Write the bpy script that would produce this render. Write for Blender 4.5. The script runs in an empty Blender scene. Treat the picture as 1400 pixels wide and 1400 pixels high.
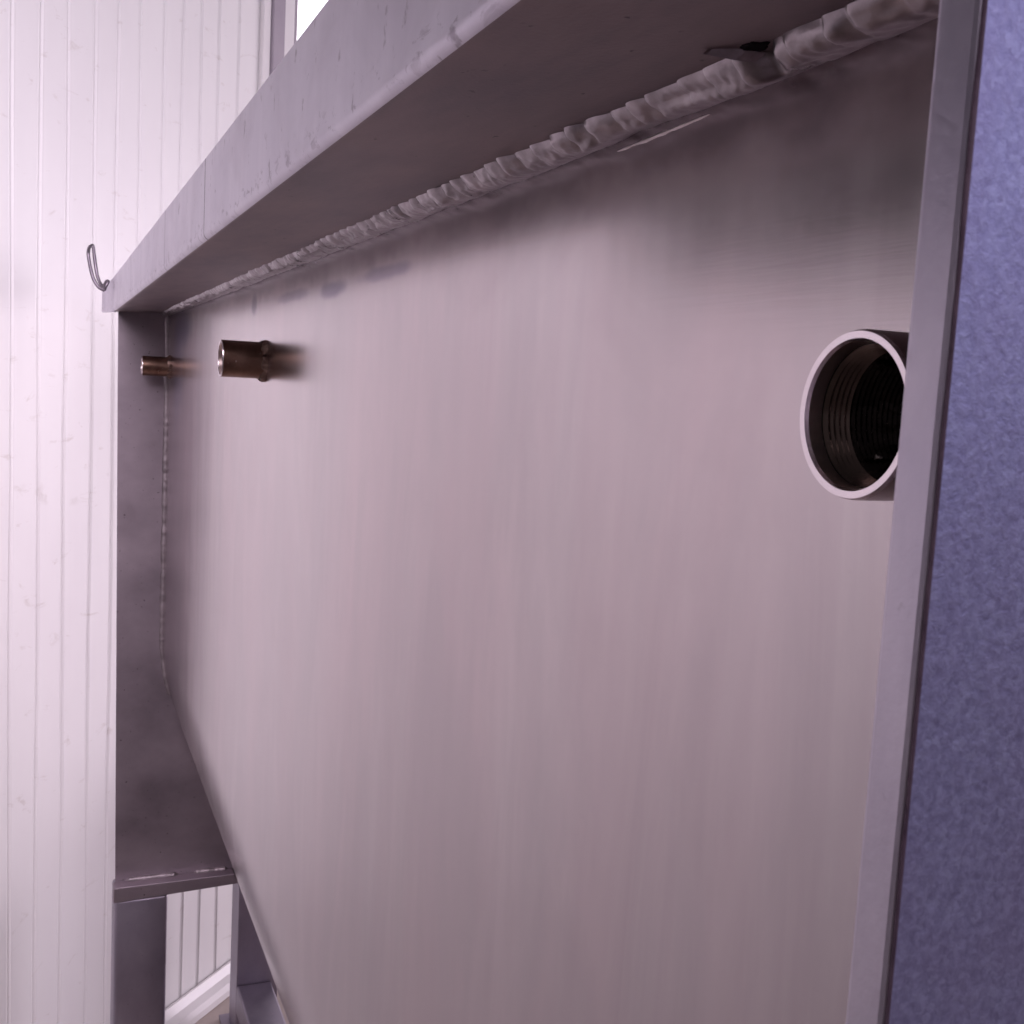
import bpy, bmesh, math, random
from mathutils import Vector, Matrix, noise
random.seed(7)
D = 0.22            # distance from the lens to the front panel, metres: the working unit below
FLOOR = -7.5        # floor level in those units, seen from the lens
S = bpy.context.scene
C = S.collection

def W(x, y, z):
    return Vector((x * D, y * D, (z - FLOOR) * D))

# ------------------------------------------------------------------ helpers
def mesh_obj(name, bm, mat, parent=None, smooth=False, angle=None):
    me = bpy.data.meshes.new(name)
    bmesh.ops.recalc_face_normals(bm, faces=bm.faces)
    bm.to_mesh(me); bm.free()
    for m in (mat if isinstance(mat, (list, tuple)) else [mat]):
        me.materials.append(m)
    if smooth:
        for p in me.polygons: p.use_smooth = True
        if angle:
            me.set_sharp_from_angle(angle=math.radians(angle))
    o = bpy.data.objects.new(name, me)
    C.objects.link(o)
    if parent: o.parent = parent
    return o

def bevel_all(bm, w, seg=2):
    bmesh.ops.bevel(bm, geom=list(bm.edges), offset=w * D, segments=seg, profile=0.5, affect='EDGES')

def add_box(bm, x0, x1, y0, y1, z0, z1):
    v = [bm.verts.new(W(x, y, z)) for x in (x0, x1) for y in (y0, y1) for z in (z0, z1)]
    for f in ((0, 1, 3, 2), (4, 6, 7, 5), (0, 4, 5, 1), (2, 3, 7, 6), (0, 2, 6, 4), (1, 5, 7, 3)):
        bm.faces.new([v[i] for i in f])

def box_bm(x0, x1, y0, y1, z0, z1, bev=0.006):
    bm = bmesh.new(); add_box(bm, x0, x1, y0, y1, z0, z1)
    if bev: bevel_all(bm, bev)
    return bm

def prism_x(bm, pts, x0, x1):
    """polygon of (y, z) points pushed along x"""
    a = [bm.verts.new(W(x0, y, z)) for y, z in pts]
    b = [bm.verts.new(W(x1, y, z)) for y, z in pts]
    n = len(pts)
    bm.faces.new(a); bm.faces.new(b[::-1])
    for i in range(n):
        bm.faces.new((a[i], a[(i + 1) % n], b[(i + 1) % n], b[i]))

def lathe_y(bm, prof, cx, cz, n=96, wob=0.0, seed=0.0):
    """profile of (radius, y) turned about an axis along y"""
    rings = []
    for r, y in prof:
        ring = []
        for k in range(n):
            a = 2 * math.pi * k / n
            rr = r; yy = y
            if wob:
                q = noise.fractal(Vector((math.cos(a) * 2.2 + seed, math.sin(a) * 2.2, y * 9)), 1, 2, 3)
                rr = r + wob * q; yy = y + wob * .6 * q
            ring.append(bm.verts.new(W(cx + rr * math.cos(a), yy, cz + rr * math.sin(a))))
        rings.append(ring)
    for r0, r1 in zip(rings, rings[1:]):
        for k in range(n):
            bm.faces.new((r0[k], r0[(k + 1) % n], r1[(k + 1) % n], r1[k]))
    return rings

def tube(bm, pts, r, n=10, cap=True):
    """pts are world Vectors"""
    rings = []
    up = Vector((0.13, 0.9, 0.21)).normalized()
    for i, p in enumerate(pts):
        t = (pts[min(i + 1, len(pts) - 1)] - pts[max(i - 1, 0)]).normalized()
        s = t.cross(up).normalized(); u = s.cross(t)
        rings.append([bm.verts.new(p + (s * math.cos(2 * math.pi * k / n) + u * math.sin(2 * math.pi * k / n)) * r) for k in range(n)])
    for a, b in zip(rings, rings[1:]):
        for k in range(n):
            bm.faces.new((a[k], a[(k + 1) % n], b[(k + 1) % n], b[k]))
    if cap:
        bm.faces.new(rings[0]); bm.faces.new(rings[-1][::-1])

def smooth_pts(pts, it=2):
    for _ in range(it):
        q = [pts[0]]
        for a, b in zip(pts, pts[1:]):
            q += [a * .75 + b * .25, a * .25 + b * .75]
        q.append(pts[-1]); pts = q
    return pts

# ------------------------------------------------------------------ materials
class N:
    def __init__(self, name):
        self.m = bpy.data.materials.new(name); self.m.use_nodes = True
        self.t = self.m.node_tree; self.b = self.t.nodes['Principled BSDF']
        self.tc = self.t.nodes.new('ShaderNodeTexCoord')
    def link(self, a, b): self.t.links.new(a, b)
    def node(self, typ, **kw):
        n = self.t.nodes.new(typ)
        for k, v in kw.items(): setattr(n, k, v)
        return n
    def noise(self, scale, detail=4, rough=.55, base=1.0, dist=0.0):
        mp = self.node('ShaderNodeMapping'); mp.inputs['Scale'].default_value = scale
        self.link(self.tc.outputs['Object'], mp.inputs['Vector'])
        nz = self.node('ShaderNodeTexNoise'); nz.inputs['Scale'].default_value = base
        nz.inputs['Detail'].default_value = detail; nz.inputs['Roughness'].default_value = rough
        nz.inputs['Distortion'].default_value = dist
        self.link(mp.outputs[0], nz.inputs['Vector'])
        return nz.outputs[0]
    def ramp(self, fac, stops):
        r = self.node('ShaderNodeValToRGB'); e = r.color_ramp.elements
        while len(e) < len(stops): e.new(.5)
        for el, (p, c) in zip(e, stops):
            el.position = p; el.color = (c, c, c, 1) if isinstance(c, (int, float)) else (*c, 1)
        self.link(fac, r.inputs[0]); return r.outputs[0]
    def mix(self, fac, a, b, mode='MIX'):
        m = self.node('ShaderNodeMix', data_type='RGBA', blend_type=mode)
        for s, v in ((0, fac), (6, a), (7, b)):
            if isinstance(v, (int, float)): m.inputs[s].default_value = v
            elif isinstance(v, (tuple, list)): m.inputs[s].default_value = (*v, 1)
            else: self.link(v, m.inputs[s])
        return m.outputs[2]
    def math(self, op, a, b=None, c=None, clamp=False):
        m = self.node('ShaderNodeMath', operation=op, use_clamp=clamp)
        for i, v in enumerate((a, b, c)):
            if v is None: continue
            if isinstance(v, (int, float)): m.inputs[i].default_value = v
            else: self.link(v, m.inputs[i])
        return m.outputs[0]
    def sep(self):
        s = self.node('ShaderNodeSeparateXYZ'); self.link(self.tc.outputs['Object'], s.inputs[0]); return s.outputs
    def set(self, key, v):
        if isinstance(v, (int, float)): self.b.inputs[key].default_value = v
        elif isinstance(v, tuple): self.b.inputs[key].default_value = (*v, 1)
        else: self.link(v, self.b.inputs[key])
    def bump(self, h, strength=.2, dist=.001, prev=None):
        b = self.node('ShaderNodeBump'); b.inputs['Strength'].default_value = strength; b.inputs['Distance'].default_value = dist
        self.link(h, b.inputs['Height'])
        if prev: self.link(prev, b.inputs['Normal'])
        self.link(b.outputs[0], self.b.inputs['Normal']); return b.outputs[0]
    def spot(self, x, y, z, rx, rz, edge=.5):
        """1 inside a soft ellipse on the panel, 0 outside (panel coordinates)"""
        s = self.sep(); c = W(x, y, z)
        a = self.math('DIVIDE', self.math('SUBTRACT', s[0], c.x), rx * D)
        b = self.math('DIVIDE', self.math('SUBTRACT', s[2], c.z), rz * D)
        d = self.math('SQRT', self.math('ADD', self.math('MULTIPLY', a, a), self.math('MULTIPLY', b, b)))
        wob = self.noise((30, 30, 30), 3)
        d = self.math('ADD', d, self.math('MULTIPLY', self.math('SUBTRACT', wob, .5), 1.1))
        m = self.node('ShaderNodeMapRange', interpolation_type='SMOOTHSTEP')
        self.link(d, m.inputs[0])
        m.inputs[1].default_value = 1.0 - edge; m.inputs[2].default_value = 1.0 + edge
        m.inputs[3].default_value = 1; m.inputs[4].default_value = 0
        return m.outputs[0]

def mat_panel():
    n = N('brushed_stainless_panel')
    streak = n.noise((20, 20, 2.6), 6, .62, dist=.8)
    cloud = n.noise((5, 5, 1.6), 3, .5)
    fine = n.noise((16, 16, 520), 3, .6)
    col = n.mix(n.ramp(streak, [(.3, 0), (.7, 1)]), (.480, .425, .438), (.600, .548, .552))  # vertical streaks in the colour imitate the blurred mirrored wall
    col = n.mix(n.math('MULTIPLY', n.ramp(cloud, [(.35, 0), (.65, 1)]), .7), col, (.585, .488, .500))
    drag = n.noise((11, 11, 3.4), 6, .66, dist=.9)
    col = n.mix(n.math('MULTIPLY', n.ramp(drag, [(.40, 1), (.60, 0)]), .42), col, (.460, .425, .435))
    s = n.sep()
    # heat tint in a ragged band along the top weld
    zt = W(0, 0, .5).z
    dz = n.math('SUBTRACT', zt, s[2])
    wv = n.noise((26, 26, 40), 4)
    dz2 = n.math('ADD', dz, n.math('MULTIPLY', n.math('SUBTRACT', wv, .5), .035))
    mr = n.node('ShaderNodeMapRange', interpolation_type='SMOOTHSTEP')
    n.link(dz2, mr.inputs[0])
    mr.inputs[1].default_value = .012; mr.inputs[2].default_value = .030; mr.inputs[3].default_value = .6; mr.inputs[4].default_value = 0
    col = n.mix(mr.outputs[0], col, (.20, .165, .19))
    for x, z, rx, rz, c, k in ((-4.25, .335, .20, .030, (.15, .12, .20), .85), (-6.02, .36, .08, .05, (.10, .08, .15), .85),
                               (-5.0, .350, .30, .024, (.22, .18, .26), .8), (-9.4, .33, .5, .14, (.24, .22, .36), .8),
                               (-3.55, .345, .30, .022, (.24, .20, .29), .7), (-9.7, .0, .35, .4, (.42, .42, .58), .5)):
        f = n.math('MULTIPLY', n.spot(x, 1, z, rx, rz, .45), k)
        col = n.mix(f, col, c)
    # smudgy darkening: strongest in the near upper corner, patchy along the weld, faint lower down
    gr = n.noise((7, 7, 9), 6, .6, dist=.7)
    m2 = n.node('ShaderNodeMapRange', interpolation_type='SMOOTHSTEP'); n.link(n.math('ADD', dz, n.math('MULTIPLY', n.math('SUBTRACT', gr, .5), .16)), m2.inputs[0])
    m2.inputs[1].default_value = -.01; m2.inputs[2].default_value = .068; m2.inputs[3].default_value = 1; m2.inputs[4].default_value = 0
    m3 = n.node('ShaderNodeMapRange', interpolation_type='SMOOTHSTEP'); n.link(s[0], m3.inputs[0])
    m3.inputs[1].default_value = -2.9 * D; m3.inputs[2].default_value = -1.1 * D; m3.inputs[3].default_value = .25; m3.inputs[4].default_value = .6
    col = n.mix(n.math('MULTIPLY', m2.outputs[0], m3.outputs[0]), col, (.215, .165, .175))
    col = n.mix(n.math('MULTIPLY', n.ramp(n.noise((5, 5, 4), 5, .6, dist=1.2), [(.54, 0), (.74, 1)]), .25), col, (.42, .35, .36))
    # scattered short scratches and specks
    scr = n.noise((55, 55, 260), 2, .5, dist=.3)
    col = n.mix(n.math('MULTIPLY', n.ramp(scr, [(.76, 0), (.80, 1)]), .35), col, (.26, .22, .23))
    n.set('Base Color', col)
    n.set('Metallic', 1.0)
    ro = n.math('ADD', .14, n.math('MULTIPLY', n.math('ADD', streak, gr), .075))
    n.set('Roughness', ro)
    n.set('Anisotropic', .5)
    tg = n.node('ShaderNodeTangent', direction_type='UV_MAP'); tg.uv_map = 'brush'
    n.link(tg.outputs[0], n.b.inputs['Tangent'])
    p = n.bump(fine, .016, .0006)
    n.bump(n.noise((9, 9, 2.2), 3), .10, .004, p)
    return n.m

def mat_steel(name, c0, c1, rough, scale=(30, 30, 30), bumps=.15, speck=0.0, metallic=1.0, speck_col=(.05, .04, .045), fine=900):
    n = N(name)
    a = n.noise(scale, 5, .6)
    col = n.mix(n.ramp(a, [(.3, 0), (.7, 1)]), c0, c1)
    if speck:
        sp = n.noise((170, 170, 170), 3, .5)
        col = n.mix(n.math('MULTIPLY', n.ramp(sp, [(.70, 0), (.76, 1)]), speck), col, speck_col)
    n.set('Base Color', col); n.set('Metallic', metallic)
    n.set('Roughness', n.math('ADD', rough - .06, n.math('MULTIPLY', a, .12)))
    if bumps: n.bump(n.noise((fine, fine, fine), 3), bumps, .0004)
    return n.m

def mat_lip():
    n = N('pickled_steel_lip')
    a = n.noise((30, 30, 9), 5, .6)
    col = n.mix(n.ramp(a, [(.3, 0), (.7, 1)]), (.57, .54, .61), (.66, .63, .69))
    sp = n.noise((90, 90, 60), 4, .6)
    col = n.mix(n.math('MULTIPLY', n.ramp(sp, [(.64, 0), (.70, 1)]), .6), col, (.22, .19, .22))
    s = n.sep()
    for x, w, k in ((-4.34, .010, .75), (-5.85, .012, .45)):           # two scribed butt lines across the lip
        d = n.math('ABSOLUTE', n.math('SUBTRACT', s[0], x * D))
        d = n.math('ADD', d, n.math('MULTIPLY', n.math('SUBTRACT', n.noise((20, 20, 120), 3), .5), .003))
        f = n.math('LESS_THAN', d, w * D)
        col = n.mix(n.math('MULTIPLY', f, k), col, (.10, .09, .11))
    big = n.noise((9, 9, 14), 5, .62, dist=.6)
    col = n.mix(n.math('MULTIPLY', n.ramp(big, [(.45, 0), (.70, 1)]), .35), col, (.40, .36, .42))
    zl = n.math('ABSOLUTE', n.math('SUBTRACT', s[2], W(0, 0, .515).z))
    nick = n.noise((60, 60, 130), 4, .65, dist=.8)
    fk = n.math('MULTIPLY', n.ramp(zl, [(.0, 1), (.010, 0)]), n.ramp(nick, [(.56, 0), (.64, 1)]))
    col = n.mix(n.math('MULTIPLY', fk, .6), col, (.22, .18, .23))
    n.set('Base Color', col); n.set('Metallic', 1.0); n.set('Roughness', n.math('ADD', .40, n.math('MULTIPLY', a, .14)))
    n.bump(n.noise((500, 500, 500), 3), .12, .0004)
    return n.m

def mat_blue():
    n = N('mottled_blue_grey_steel')
    a = n.noise((620, 620, 620), 4, .7, dist=.4); b = n.noise((70, 70, 50), 5, .6)
    v = n.node('ShaderNodeTexVoronoi'); v.inputs['Scale'].default_value = 850; v.inputs['Randomness'].default_value = 1
    mp = n.node('ShaderNodeVectorMath', operation='ADD')
    nz = n.node('ShaderNodeTexNoise'); nz.inputs['Scale'].default_value = 500
    n.link(n.tc.outputs['Object'], nz.inputs['Vector'])
    sc = n.node('ShaderNodeVectorMath', operation='SCALE'); sc.inputs['Scale'].default_value = .003
    n.link(nz.outputs['Color'], sc.inputs[0]); n.link(n.tc.outputs['Object'], mp.inputs[0]); n.link(sc.outputs[0], mp.inputs[1])
    n.link(mp.outputs[0], v.inputs['Vector'])
    sx = n.node('ShaderNodeSeparateColor'); n.link(v.outputs['Color'], sx.inputs[0])
    col = n.mix(n.ramp(a, [(.34, 0), (.66, 1)]), (.27, .262, .44), (.395, .39, .61))
    col = n.mix(n.math('MULTIPLY', n.ramp(sx.outputs[0], [(.6, 0), (.95, 1)]), .40), col, (.48, .49, .72))
    col = n.mix(n.math('MULTIPLY', n.ramp(sx.outputs[1], [(.7, 0), (1, 1)]), .35), col, (.22, .20, .345))
    col = n.mix(n.math('MULTIPLY', n.ramp(b, [(.42, 0), (.68, 1)]), .22), col, (.31, .25, .42))
    n.set('Base Color', col); n.set('Metallic', .75); n.set('Roughness', n.math('ADD', .40, n.math('MULTIPLY', a, .2)))
    p = n.bump(a, .22, .0008)
    n.bump(b, .10, .002, p)
    return n.m

def mat_plain(name, c0, c1, rough, scale=(8, 8, 8), metallic=0.0, coat=0.0):
    n = N(name)
    a = n.noise(scale, 4, .6)
    n.set('Base Color', n.mix(n.ramp(a, [(.3, 0), (.7, 1)]), c0, c1))
    n.set('Roughness', rough); n.set('Metallic', metallic); n.set('Coat Weight', coat)
    return n.m

def mat_wall():
    n = N('white_coated_sheet')
    a = n.noise((3, 3, 1.2), 4, .6)
    col = n.mix(n.ramp(a, [(.3, 0), (.7, 1)]), (.74, .72, .72), (.80, .79, .78))
    # faint scuffs and rusty smears
    sc = n.noise((16, 16, 34), 5, .62, dist=.6)
    col = n.mix(n.math('MULTIPLY', n.ramp(sc, [(.62, 0), (.72, 1)]), .40), col, (.50, .45, .40))
    s = n.sep()
    d = n.math('ABSOLUTE', n.math('SUBTRACT', n.math('ADD', s[2], n.math('MULTIPLY', n.noise((5, 5, 5), 3), .10)), W(0, 0, -1.0).z))
    f = n.math('MULTIPLY', n.ramp(d, [(.0, 1), (.02, 0)]), n.ramp(n.noise((14, 14, 14), 4), [(.5, 0), (.62, 1)]))
    col = n.mix(n.math('MULTIPLY', f, .5), col, (.40, .35, .30))
    n.set('Base Color', col); n.set('Roughness', .46); n.set('Specular IOR Level', .32)
    n.bump(n.noise((5, 5, 1.8), 3), .25, .012)
    return n.m

def mat_emit(name, col, k):
    m = bpy.data.materials.new(name); m.use_nodes = True
    b = m.node_tree.nodes['Principled BSDF']
    b.inputs['Base Color'].default_value = (.8, .8, .8, 1)
    b.inputs['Emission Color'].default_value = (*col, 1); b.inputs['Emission Strength'].default_value = k
    return m

M_panel = mat_panel()
M_lip = mat_lip()
M_under = mat_steel('shaded_underside_steel', (.17, .135, .15), (.29, .225, .225), .50, (9, 30, 30), .3, .8, fine=500)  # same sheet as the lip, colour darkened for shade under the flange
M_plate = mat_steel('dull_steel_plate', (.25, .215, .24), (.37, .32, .35), .52, (7, 7, 9), .25, .8, fine=600)
M_leg = mat_steel('dull_steel_leg', (.27, .245, .295), (.36, .33, .385), .46, (12, 12, 8), .2, .4)
M_edge = mat_steel('cut_steel_edge', (.42, .39, .47), (.60, .56, .63), .42, (45, 45, 22), .22, .35, fine=500)
M_blue = mat_blue()
M_seam_shade = mat_plain('seam_shade', (.06, .035, .06), (.13, .085, .12), .6, (200, 200, 200))  # dark colour standing in for the shadowed groove at the plate corner
M_weld = mat_steel('weld_metal', (.17, .145, .155), (.40, .355, .37), .29, (50, 50, 50), .3, .5, fine=350)
M_dull = mat_steel('dull_weld_metal', (.20, .175, .185), (.36, .315, .33), .52, (50, 50, 50), .2, .4)
M_bright = mat_steel('ground_bright_weld', (.46, .41, .41), (.66, .58, .58), .5, (60, 60, 60), .2)
M_sock = mat_steel('heat_tinted_socket', (.20, .115, .082), (.38, .245, .185), .33, (45, 45, 45), .25, .9, speck_col=(.72, .58, .50))
M_sockface = mat_steel('turned_socket_steel', (.72, .65, .67), (.84, .77, .79), .25, (40, 40, 40), .1)
M_bevel = mat_steel('turned_bevel', (.62, .50, .46), (.82, .69, .64), .34, (50, 50, 50), .15)
M_thread = mat_steel('shaded_thread', (.07, .052, .044), (.15, .115, .098), .2, (60, 60, 60), .1)  # thread colour darkened to paint in the shade inside the socket
M_bore = mat_steel('shaded_bore', (.012, .010, .010), (.028, .023, .021), .16, (120, 120, 120), .3, .8, speck_col=(.75, .68, .62))  # depth shade painted near black, bright specks painted as glints
M_dark = mat_plain('hole_shade', (.010, .008, .010), (.016, .012, .014), .95)  # near-black colour in place of shade at bore end and blow hole
M_dark.node_tree.nodes['Principled BSDF'].inputs['Specular IOR Level'].default_value = .05
M_rust = mat_steel('rusty_weld_collar', (.09, .05, .04), (.40, .28, .23), .38, (60, 60, 60), .6, .5, speck_col=(.6, .45, .35), fine=300)
M_wall = mat_wall()
M_track = mat_plain('white_painted_track', (.74, .72, .72), (.80, .78, .77), .30, (6, 6, 6))
M_trim = mat_plain('grey_mauve_trim', (.34, .30, .35), (.40, .36, .40), .4)
M_wire = mat_steel('galvanised_wire', (.15, .13, .155), (.24, .21, .24), .4, (90, 90, 90), .1)
M_pane = mat_emit('daylit_pane', (1.0, .97, 1.0), 2.2)

def mat_floor():
    n = N('pale_concrete')
    a = n.noise((2.2, 2.2, 2.2), 6, .65); b = n.noise((40, 40, 40), 4, .6)
    col = n.mix(n.ramp(a, [(.3, 0), (.7, 1)]), (.38, .32, .29), (.47, .40, .365))
    col = n.mix(n.math('MULTIPLY', n.ramp(b, [(.45, 0), (.7, 1)]), .3), col, (.30, .26, .24))
    n.set('Base Color', col); n.set('Roughness', .55)
    n.bump(b, .15, .002)
    return n.m
M_floor = mat_floor()

# ------------------------------------------------------------------ the setting
bm = bmesh.new()
R = 60
f = bm.faces.new([bm.verts.new((x, y, 0)) for x, y in ((-R, -R), (R, -R), (R, R), (-R, R))])
fl = mesh_obj('floor', bm, M_floor); fl['kind'] = 'structure'

# ribbed sandwich-panel wall: runs from near left to far right behind the tank
K = 1.10
ang = math.radians(44.38)
wd = Vector((-math.cos(ang), math.sin(ang), 0)); wn = Vector((math.sin(ang), math.cos(ang), 0))
B0 = Vector((-12.104, 1.918, 0)) * K
def WP(s, out, z):
    p = B0 + wd * s + wn * out
    return W(p.x, p.y, z)
wall = bpy.data.objects.new('ribbed_wall', None); C.objects.link(wall); wall.location = WP(-3, 0, FLOOR)
wall['label'] = 'white ribbed sheet-metal wall panel standing behind the steel hopper'; wall['category'] = 'wall'
wall_inv = Matrix.Translation(-wall.location)
def wpart(name, bm, mat, parent=None, **k):
    p = parent or wall
    if parent is None: bm.transform(wall_inv)
    else: bm.transform(wall_inv)
    return mesh_obj(name, bm, mat, p, **k)

ribs = [s * K for s in (-3.128, -2.837, -2.544, -2.225, -1.959, -1.670, -1.344, -1.095, -.813, -.540, -.230)]
s = ribs[0]
while s > -26:
    s -= .315 + random.uniform(-.012, .012); ribs.insert(0, s)
S_END = .125 * K; Z_TOP = 8.5
S_STEP = -6.6 * 1.0                    # unseen wall left of here is cut low so the panel mirrors darkness
def sheet(sa, sb, ztop, seed):
    prof = [(sa, 0)]
    for r in ribs:
        if sa + .06 < r < sb - .06:
            prof.extend([(r - .034, 0), (r - .026, .004), (r - .004, -.012), (r + .006, -.012), (r + .022, .003), (r + .034, 0)])
    prof += [(sb, 0), (sb, -.4), (sa, -.4)]
    bm = bmesh.new(); nz = 10; cols = []
    for k in range(nz + 1):
        z = FLOOR + .02 + (ztop - FLOOR - .02) * k / nz
        cols.append([bm.verts.new(WP(a + .010 * math.sin(k * 1.7 + (i + seed) // 6 * 2.1) * (0 < i < len(prof) - 3), b, z)) for i, (a, b) in enumerate(prof)])
    for a, b in zip(cols, cols[1:]):
        for i in range(len(prof)):
            j = (i + 1) % len(prof)
            bm.faces.new((a[i], a[j], b[j], b[i]))
    bm.faces.new(cols[0]); bm.faces.new(cols[-1][::-1])
    return bm
wpart('ribbed_sheet', sheet(S_STEP, S_END, Z_TOP, 0), M_wall)
wpart('ribbed_sheet', sheet(-26.2, S_STEP - .004, .95, 3), M_wall)

# U track along the foot of the wall
bm = bmesh.new()
tp = [(0.03, FLOOR + .01), (.24, FLOOR + .01), (.24, FLOOR + .09), (.215, FLOOR + .16), (.12, FLOOR + .19), (.06, FLOOR + .27), (.03, FLOOR + .27)]
a = [bm.verts.new(WP(-26, o, z)) for o, z in tp]; b = [bm.verts.new(WP(S_END + .02, o, z)) for o, z in tp]
for i in range(len(tp)):
    j = (i + 1) % len(tp); bm.faces.new((a[i], a[j], b[j], b[i]))
bm.faces.new(a); bm.faces.new(b[::-1])
wpart('base_track', bm, M_track)

def wbox(s0, s1, o0, o1, z0, z1, bev=.01):
    bm = bmesh.new()
    v = [bm.verts.new(WP(s_, o, z)) for s_ in (s0, s1) for o in (o0, o1) for z in (z0, z1)]
    for f in ((0, 1, 3, 2), (4, 6, 7, 5), (0, 4, 5, 1), (2, 3, 7, 6), (0, 2, 6, 4), (1, 5, 7, 3)):
        bm.faces.new([v[i] for i in f])
    if bev: bevel_all(bm, bev)
    return bm
win = wpart('window', wbox(.33, .56, -.35, .06, FLOOR + .02, Z_TOP), M_trim)       # mauve jamb
wpart('corner_strip', wbox(.145, .20, -.30, .05, FLOOR + .02, Z_TOP), M_track)
wpart('corner_bead', wbox(.215, .315, -.32, .03, FLOOR + .02, Z_TOP), M_track)
wpart('frame', wbox(.575, .80, -.35, .03, FLOOR + .02, Z_TOP), M_track, win)
wpart('gasket', wbox(.815, .875, -.35, .02, FLOOR + .02, Z_TOP), M_trim, win)
wpart('sill', wbox(.885, 8.0, -.35, .10, FLOOR + .02, -1.2), M_track, win)
wpart('pane', wbox(.885, 8.0, -.25, -.20, -1.19, Z_TOP, 0), M_pane, win)

# ------------------------------------------------------------------ the hopper tank
tank = bpy.data.objects.new('hopper_tank', None); C.objects.link(tank); tank.location = W(-5.6, 3.4, FLOOR)
tank['label'] = 'brushed stainless steel hopper tank with a wide flanged rim, threaded sockets and steel legs'
tank['category'] = 'tank'
tinv = Matrix.Translation(-tank.location)
def part(name, bm, mat, parent=tank, **k):
    o = mesh_obj(name, bm, mat, None, **k)         # mesh stays in room coordinates
    o.parent = parent
    o.matrix_parent_inverse = tinv if parent is tank else Matrix.Identity(4)
    return o

XF, XN = -10.57, -.597          # inner face of the far end plate / of the near end plate
ZB, SL, ZE = -2.8, .353, -6.75  # bend, slope of the lower half, lower rim
def panel_y(z):
    # straight above the bend, sloping in below it, with a rolled bend between
    r = .35
    if z > ZB + r: return 1.0
    if z < ZB - r: return 1.0 + (ZB - z) * SL
    t = (ZB + r - z)
    return 1.0 + SL * t * t / (4 * r)

# front panel: one bent sheet, with anisotropic brushing direction in a UV layer
bm = bmesh.new(); uv = bm.loops.layers.uv.new('brush')
zs = [.50, .3, .1, -.1, -.4, -.8, -1.2, -1.6, -2.0, -2.4] + [ZB + .35 - .7 * k / 14 for k in range(15)] + [-3.3, -3.8, -4.3, -4.8, -5.3, -5.8, -6.3, ZE]
xs = [XF + (XN - XF) * k / 40 for k in range(41)]
def warp(x, z):
    return .006 * noise.noise(Vector((x * .5, z * .6, 3.1)))
front = [[bm.verts.new(W(x, panel_y(z) + warp(x, z) * min(1, abs(x - XF) * 2), z)) for x in xs] for z in zs]
back = [[bm.verts.new(W(x, panel_y(z) + .03, z)) for x in xs] for z in zs]
for g, sgn in ((front, 1), (back, -1)):
    for i in range(len(zs) - 1):
        for j in range(len(xs) - 1):
            q = (g[i][j], g[i + 1][j], g[i + 1][j + 1], g[i][j + 1])
            bm.faces.new(q if sgn > 0 else q[::-1])
for i in range(len(zs) - 1):
    bm.faces.new((front[i][0], back[i][0], back[i + 1][0], front[i + 1][0]))
    bm.faces.new((front[i][-1], front[i + 1][-1], back[i + 1][-1], back[i][-1]))
for j in range(len(xs) - 1):
    bm.faces.new((front[0][j], front[0][j + 1], back[0][j + 1], back[0][j]))
    bm.faces.new((front[-1][j], back[-1][j], back[-1][j + 1], front[-1][j + 1]))
for fc in bm.faces:
    for l in fc.loops:
        l[uv].uv = (l.vert.co.z, l.vert.co.x)
panel = part('front_panel', bm, M_panel, smooth=True, angle=50)

# back panel closing the tank
bm = bmesh.new()
prism_x(bm, [(6.0, .5), (6.03, .5), (6.03, ZB), (6.03 - (ZB - ZE) * SL, ZE), (6.0 - (ZB - ZE) * SL, ZE), (6.0, ZB)], XF, XN)
part('back_panel', bm, M_plate)

# far end plate: hopper section plus the gusset that stands out in front of the panel
bm = bmesh.new()
prism_x(bm, [(.575, .486), (.622, -4.80), (1.70, -4.80), (1.0 + (ZB - ZE) * SL + .03, ZE), (6.0 - (ZB - ZE) * SL, ZE), (6.0, ZB), (6.0, .503), (1.02, .503)], XF - .045, XF)
part('end_plate', bm, M_plate)
# near end plate, its cut edge turned to the lens
bm = box_bm(XN, -.5590, .53, 6.03, -6.9, .478, .0045)
near = part('end_plate', bm, M_edge)
near['label'] = 'nearest end plate, seen edge on'
skin = part('end_skin', box_bm(-.5586, -.5568, .5335, 6.03, -6.9, .478, .0004), M_blue, near)
bm = bmesh.new(); rows = []
for k in range(400):                                     # ragged dark strip painted for shade in the seam between the two sheets
    z = -2.2 + 2.67 * k / 399
    q = noise.fractal(Vector((z * 9, 0, 4.0)), 1, 2, 4)
    r = .0016 + .0012 * q
    rows.append([bm.verts.new(W(-.5584 + .0022 * math.cos(t), .5335 - r * math.sin(t), z)) for t in [math.pi * m / 6 for m in range(7)]])
for a, b in zip(rows, rows[1:]):
    for i in range(6): bm.faces.new((a[i], a[i + 1], b[i + 1], b[i]))
part('seam', bm, M_seam_shade, near, smooth=True)

# rim flange: folded sheet, lip plus underside, with a small bend radius
def flange_profile():
    o = [(1.02, .50), (.575, .482)]
    for k in range(5):                                  # outer bend
        t = k / 4 * math.pi / 2
        o.append((.555 - .025 * math.sin(t), .507 - .025 * math.cos(t)))
    o += [(.530, .775), (.565, .775), (.565, .53), (1.02, .54)]
    return o
bm = bmesh.new()
pr = flange_profile(); nx = 60
rows = []
for k in range(nx + 1):
    x = XF - .05 + (-.42 - XF + .05) * k / nx
    j = .004 * noise.noise(Vector((x * 1.3, 0, 0)))
    rows.append([bm.verts.new(W(x, y + (j if y < .6 else 0), z + (j if y < .6 else 0))) for y, z in pr])
for a, b in zip(rows, rows[1:]):
    for i in range(len(pr)):
        q = (i + 1) % len(pr); bm.faces.new((a[i], a[q], b[q], b[i]))
bm.faces.new(rows[0]); bm.faces.new(rows[-1][::-1])
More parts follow.
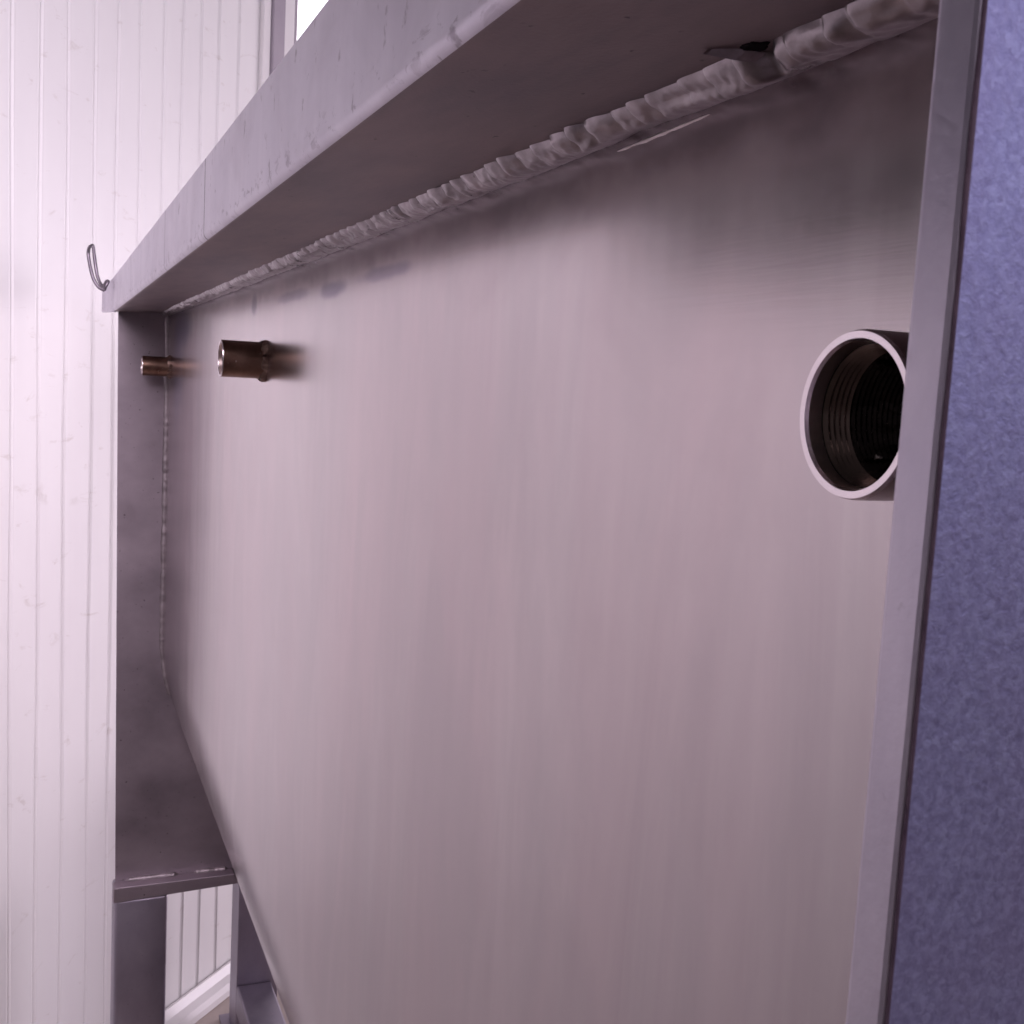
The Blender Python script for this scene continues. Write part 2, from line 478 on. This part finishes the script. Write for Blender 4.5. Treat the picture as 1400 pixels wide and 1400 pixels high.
rim = part('rim_flange', bm, [M_lip, M_under], smooth=True, angle=35)
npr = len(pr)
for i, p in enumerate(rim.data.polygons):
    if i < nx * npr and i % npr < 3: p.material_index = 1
# end piece of the rim, reaching out past the lip at the far corner
bm = bmesh.new()
e = [(XF + .01, .527, .474), (XF + .01, .527, .772), (-11.1, .459, .708), (-11.1, .459, .488)]
a = [bm.verts.new(W(*p)) for p in e]; b = [bm.verts.new(W(p[0] + .004, p[1] + .034, p[2])) for p in e]
bm.faces.new(a); bm.faces.new(b[::-1])
for i in range(4): bm.faces.new((a[i], a[(i + 1) % 4], b[(i + 1) % 4], b[i]))
bevel_all(bm, .005)
part('rim_end_piece', bm, M_lip)
bm = box_bm(XF - .05, XF + .02, 1.03, 6.0, .50, .775, .01); part('rim_end_piece', bm, M_lip)

# -------- welds
def bead(pts_fn, x0, x1, steps, size, seed, gap=None, spacing=(.045, .11), arc=14):
    """fillet bead along x in the corner under the flange; returns a bmesh"""
    rnd = random.Random(seed)
    marks = [x0]
    while marks[-1] < x1: marks.append(marks[-1] + rnd.uniform(*spacing))
    amps = [rnd.uniform(.35, 1.0) for _ in marks]
    bm = bmesh.new(); rows = []
    mi = 0
    for k in range(steps + 1):
        x = x0 + (x1 - x0) * k / steps
        while mi + 1 < len(marks) - 1 and marks[mi + 1] <= x: mi += 1
        u = (x - marks[mi]) / max(1e-6, marks[mi + 1] - marks[mi])
        saw = 2.1 * min(u, 1) ** .45 * (1 - u) ** 1.3 * amps[mi]
        ring = []
        for i in range(arc + 1):
            t = i / arc
            ring.append(bm.verts.new(pts_fn(x, t, saw)))
        rows.append(ring)
    for a, b in zip(rows, rows[1:]):
        for i in range(arc):
            bm.faces.new((a[i], a[i + 1], b[i + 1], b[i]))
    return bm

CR = -1.388                                 # where the bead has a blow hole
def top_bead(x, t, saw):
    n1 = noise.fractal(Vector((x * 3.1, t * 1.3, 2.0)), 1, 2, 4)
    n2 = noise.fractal(Vector((x * 13, t * 4, 7.0)), 1, 2, 3)
    near_ = max(0, min(1, (x + 2.0) / .5))                # smoother towards the lens
    a = .080 + (.024 - .014 * near_) * saw + .010 * n1 + .005 * n2 * (1 - .6 * near_)
    b = .019 + .005 * n1 + .002 * n2
    bul = .018 + .007 * n1 + .003 * n2 * (1 - .4 * near_) + .006 * saw * (1 - .45 * near_) * (1 - .5 * t)
    g = math.exp(-((x - CR) / .024) ** 2)
    a *= 1 - .50 * g
    bul -= .008 * g
    a *= 1 - .25 * max(0, min(1, (-9.2 - x) / 1.2))
    y = 1.0 - a * (1 - t); z = .4955 - .006 * a / .09 * (1 - t) - b * t
    bul += .0007 * math.sin(x * 190 + 5 * math.sin(math.pi * t) + 9 * n1)
    k = math.sin(math.pi * t) ** .7 * bul
    y -= k * .35; z -= k * .93
    if x > -.9: z += .10 * (x + .9) ** 2 * t
    return W(x, y + .004 * t, z + .006 * (1 - t))
bm = bead(top_bead, XF + .03, XN + .01, 4200, .05, 3)
part('weld_bead', bm, M_weld, smooth=True)
# torn tab and a near-black disc painted for shade in the blow hole
bm = bmesh.new()
tab = [(-1.425, .905, .494), (-1.437, .862, .489), (-1.432, .864, .487), (-1.414, .902, .481), (-1.404, .930, .480)]
a = [bm.verts.new(W(*p)) for p in tab]; b = [bm.verts.new(W(p[0] + .012, p[1] + .01, p[2] + .012)) for p in tab]
bm.faces.new(a); bm.faces.new(b[::-1])
for i in range(5): bm.faces.new((a[i], a[(i + 1) % 5], b[(i + 1) % 5], b[i]))
part('weld_spatter', bm, M_weld)
def pit(prof, cx, cy, z0, seed, n=40):
    bm = bmesh.new(); rings = []
    for r, dz in prof:
        ring = []
        for k in range(n):
            a = 2 * math.pi * k / n
            q = 1 + .35 * noise.fractal(Vector((math.cos(a) * 1.5, math.sin(a) * 1.5, seed)), 1, 2, 3)
            ring.append(bm.verts.new(W(cx + r * q * 1.25 * math.cos(a), cy + r * q * math.sin(a), z0 - dz * (1 + .6 * (q - 1)))))
        rings.append(ring)
    for a, b in zip(rings, rings[1:]):
        for k in range(n): bm.faces.new((a[k], a[(k + 1) % n], b[(k + 1) % n], b[k]))
    bm.faces.new(rings[-1])
    return bm
hole = part('blow_hole', pit([(.019, -.003), (.0155, .0015), (.011, .0018), (.006, .0012)], -1.386, .914, .4945, 2.0), M_dark)
# bright ground sliver under the bead
def sliver(x0, x1, z0, z1, h, seed):
    bm = bmesh.new(); n_ = 60; rows = []
    for k in range(n_ + 1):
        u = k / n_; x = x0 + (x1 - x0) * u
        w_ = h * (math.sin(math.pi * u) ** .7 * max(.1, 1 + 1.1 * noise.fractal(Vector((u * 7, seed, 0)), 1, 2, 4)) + .05)
        z = z0 + (z1 - z0) * u
        rows.append([bm.verts.new(W(x, y, zz)) for y, zz in ((1.004, z + w_), (.9965, z + w_ * .6), (.9955, z - w_ * .5), (1.004, z - w_))])
    for a, b in zip(rows, rows[1:]):
        for i in range(3): bm.faces.new((a[i], a[i + 1], b[i + 1], b[i]))
    return bm
part('weld_flake', sliver(-1.95, -1.63, .457, .462, .0042, 1.0), M_bright, smooth=True)

# vertical bead along the far end plate
bm = bmesh.new(); rows = []
zz = .47
N_ = 700
for k in range(N_ + 1):
    z = .47 + (-3.02 - .47) * k / N_
    n1 = noise.fractal(Vector((z * 4, 0, 9.0)), 1, 2, 4); sw = .5 + .5 * math.sin(z * 75 + 3 * n1)
    r = .019 + .004 * n1 + .0015 * sw
    py = panel_y(z)
    rows.append([bm.verts.new(W(XF + r * (t / 6) * 1.0 + math.sin(math.pi * t / 6) * r * .25, py - r * 1.5 * (1 - t / 6) - math.sin(math.pi * t / 6) * r * .25 + .003, z)) for t in range(7)])
for a, b in zip(rows, rows[1:]):
    for i in range(6): bm.faces.new((a[i], a[i + 1], b[i + 1], b[i]))
part('weld_bead', bm, M_dull, smooth=True)

# -------- cross bar under the gusset, its stitch welds, the legs
bm = bmesh.new(); prism_x(bm, [(.600, -4.945), (1.735, -4.893), (1.698, -4.790), (.600, -4.797)], XF + .001, XF + .14); bevel_all(bm, .008)
bar = part('cross_bar', bm, M_plate)
def stitch(y0, y1, seed):
    bm = bmesh.new(); rows = []
    n_ = 70
    for k in range(n_ + 1):
        u = k / n_; y = y0 + (y1 - y0) * u
        q = noise.fractal(Vector((y * 12, seed, 0)), 1, 2, 3)
        r = (.026 + .004 * q) * min(1, math.sin(math.pi * u) * 3 + .12)
        rows.append([bm.verts.new(W(XF + r * math.sin(math.pi / 2 * t / 5) * 1.1, y, -4.796 + r * 1.2 * math.cos(math.pi / 2 * t / 5))) for t in range(6)])
    for a, b in zip(rows, rows[1:]):
        for i in range(5): bm.faces.new((a[i], a[i + 1], b[i + 1], b[i]))
    return bm
part('stitch_weld', stitch(.71, 1.20, 1), M_dull, smooth=True)
part('stitch_weld', stitch(1.33, 1.66, 2), M_dull, smooth=True)

def hollow_leg(x0, x1, y0, y1, z0, z1):
    bm = bmesh.new(); add_box(bm, x0, x1, y0, y1, z0, z1); bevel_all(bm, .03, 3); return bm
part('leg', hollow_leg(XF - .38, XF + .128, .615, 1.085, FLOOR + .06, -4.928), M_leg, smooth=True, angle=40)
part('foot_plate', box_bm(XF - .50, XF + .2, .50, 1.2, FLOOR + .005, FLOOR + .06), M_leg)
part('leg', box_bm(-12.40, -11.94, 2.0, 2.46, FLOOR + .06, -4.2, .012), M_leg)
part('foot_plate', box_bm(-12.5, -11.8, 1.9, 2.56, FLOOR + .005, FLOOR + .06), M_leg)
part('floor_beam', box_bm(-11.938, -2.0, 2.0, 2.385, -7.12, -6.80, .02), M_leg)
part('leg', box_bm(-1.05, -.60, 4.9, 5.3, FLOOR + .06, -5.2, .012), M_leg)
part('leg', box_bm(-2.0, -1.55, 2.0, 2.385, FLOOR + .06, -6.75, .012), M_leg)

# -------- the three threaded half sockets
def socket(x, z, r, tip, seed, base=1.0):
    L = base - tip
    bm = bmesh.new()
    lathe_y(bm, [(r, base + .02), (r, tip + .008), (r * .995, tip + .005)], x, z, 96)
    s_ = part('pipe_socket', bm, M_sock, smooth=True, angle=50)
    bm = bmesh.new()
    lathe_y(bm, [(r * .995, tip + .005), (r * .975, tip), (r * .892, tip + .0005), (r * .870, tip + .005)], x, z, 96)
    part('end_face', bm, M_sockface, s_, smooth=True, angle=30)
    bm = bmesh.new(); y = tip + .006; rb = r * .875
    pf = [(rb, y - .002), (r * .845, y + .015)]
    lathe_y(bm, pf, x, z, 96)
    part('bevel', bm, M_bevel, s_, smooth=True, angle=30)
    bm = bmesh.new(); pf = [(r * .845, y + .015)]
    y += .0165; rt = r * .843; pitch = .0075
    while y < tip + .058:
        pf += [(rt, y), (rt - .0045, y + pitch * .5)]
        y += pitch
    pf.append((rt, y))
    lathe_y(bm, pf, x, z, 128)
    part('thread', bm, M_thread, s_, smooth=True, angle=25)
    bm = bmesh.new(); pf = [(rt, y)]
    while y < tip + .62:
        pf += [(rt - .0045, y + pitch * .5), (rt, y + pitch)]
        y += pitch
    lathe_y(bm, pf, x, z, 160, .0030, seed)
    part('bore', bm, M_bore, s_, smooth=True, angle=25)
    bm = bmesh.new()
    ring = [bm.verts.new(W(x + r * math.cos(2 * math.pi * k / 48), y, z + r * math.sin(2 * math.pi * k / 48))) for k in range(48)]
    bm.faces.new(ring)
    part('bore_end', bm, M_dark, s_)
    bm = bmesh.new()
    lathe_y(bm, [(r * .97, base - .034), (r * 1.03, base - .028), (r * 1.11, base - .013), (r * 1.15, base + .004)], x, z, 140, .030, seed)
    part('weld_collar', bm, M_rust, s_, smooth=True)
    return s_
a = socket(-10.33, .02, .086, .76, 1.7)
a = socket(-5.66, .068, .0905, .783, 4.2)
b = socket(-.955, -.009, .0905, .785, 8.8)
b['label'] = 'nearest pipe socket with a bright end face and open threaded bore'
b.data.materials[0] = mat_steel('bright_socket_steel', (.50, .42, .43), (.60, .52, .52), .3, (40, 40, 40), .1)

# ------------------------------------------------------------------ wire loop on the rim's far corner
def P(y, z, x): return W(x, y, z)
bm = bmesh.new()
pts = [P(.455, .655, -10.53), P(.409, .674, -10.55), P(.366, .741, -10.57), P(.341, .833, -10.58), P(.322, .942, -10.58), P(.322, .990, -10.60), P(.335, 1.03, -10.66),
       P(.36, 1.05, -10.70), P(.366, 1.03, -10.70), P(.373, .973, -10.70), P(.386, .87, -10.69), P(.402, .772, -10.67), P(.432, .70, -10.64), P(.47, .69, -10.60)]
tube(bm, smooth_pts(pts, 2), .015 * D)
kn = smooth_pts([P(.455, .655, -10.53), P(.47, .70, -10.52), P(.49, .735, -10.53), P(.475, .745, -10.58), P(.46, .71, -10.62)], 2)
tube(bm, kn, .013 * D)
hook = mesh_obj('wire_hook', bm, M_wire, smooth=True)
hook['label'] = 'thin bent wire loop sticking up from the far corner of the rim'; hook['category'] = 'wire'

# ------------------------------------------------------------------ light
w = bpy.data.worlds.new('World'); S.world = w; w.use_nodes = True
nt = w.node_tree; bg = nt.nodes['Background']
# the hall: brighter towards its open side, gloomy in its far upper left corner
wt = nt.nodes.new('ShaderNodeTexCoord'); dt = nt.nodes.new('ShaderNodeVectorMath'); dt.operation = 'DOT_PRODUCT'
dt.inputs[1].default_value = Vector((-.55, -.75, .30)).normalized()
nt.links.new(wt.outputs['Generated'], dt.inputs[0])
wr = nt.nodes.new('ShaderNodeMapRange'); wr.interpolation_type = 'SMOOTHSTEP'
for i, v in ((1, .1), (2, .9), (3, .20), (4, .07)): wr.inputs[i].default_value = v
nt.links.new(dt.outputs['Value'], wr.inputs[0]); nt.links.new(wr.outputs[0], bg.inputs['Strength'])
bg.inputs['Color'].default_value = (1.0, .86, .98, 1)

def area(name, loc, target, sx, sy, power, col):
    l = bpy.data.lights.new(name, 'AREA'); l.shape = 'RECTANGLE'; l.size = sx; l.size_y = sy; l.energy = power; l.color = col
    o = bpy.data.objects.new(name, l); C.objects.link(o); o.location = loc
    o.rotation_euler = (Vector(target) - Vector(loc)).to_track_quat('-Z', 'Y').to_euler()
    return o
c = WP(-9, 0, 0)
area('unseen_wall_lamp', WP(-15, 5, 6.0), WP(-9, 0, .8), 3.6, 1.2, 37, (1.0, .865, 1.0)).data.spread = math.radians(75)  # added lamp out of view, lights the wall that the panel mirrors
area('far_window', W(-16, 20, -2.5), WP(-1.5, 0, -2.2), 3.0, 2.6, 158, (1.0, .87, 1.0))
area('blue_fill_lamp', (2.2, 2.6, 2.8), (-.1, .3, 1.7), 1.6, 1.8, 18, (.70, .70, 1.0))  # added lamp out of view, throws blue light on the near plate

# ------------------------------------------------------------------ camera
cd = bpy.data.cameras.new('camera'); cam = bpy.data.objects.new('camera', cd); C.objects.link(cam)
F = Vector((-0.91606347, 0.38550683, -0.11050881)); Rr = Vector((0.38178414, 0.92267679, 0.05392961)); U = Vector((-0.12275415, -0.00721243, 0.9924109))
cam.matrix_world = Matrix(((Rr.x, U.x, -F.x, 0), (Rr.y, U.y, -F.y, 0), (Rr.z, U.z, -F.z, 0), (0, 0, 0, 1)))
cam.location = W(0, 0, 0)
cd.sensor_width = 36; cd.lens = 36 * 1524.0 / 1400; cd.clip_start = .005; cd.clip_end = 300
cd.dof.use_dof = True; cd.dof.focus_distance = .55; cd.dof.aperture_fstop = 80
S.camera = cam
S.view_settings.view_transform = 'Standard'; S.view_settings.look = 'None'
S.view_settings.exposure = 0; S.view_settings.gamma = 1
S.cycles.max_bounces = 10; S.cycles.glossy_bounces = 6; S.cycles.use_denoising = True
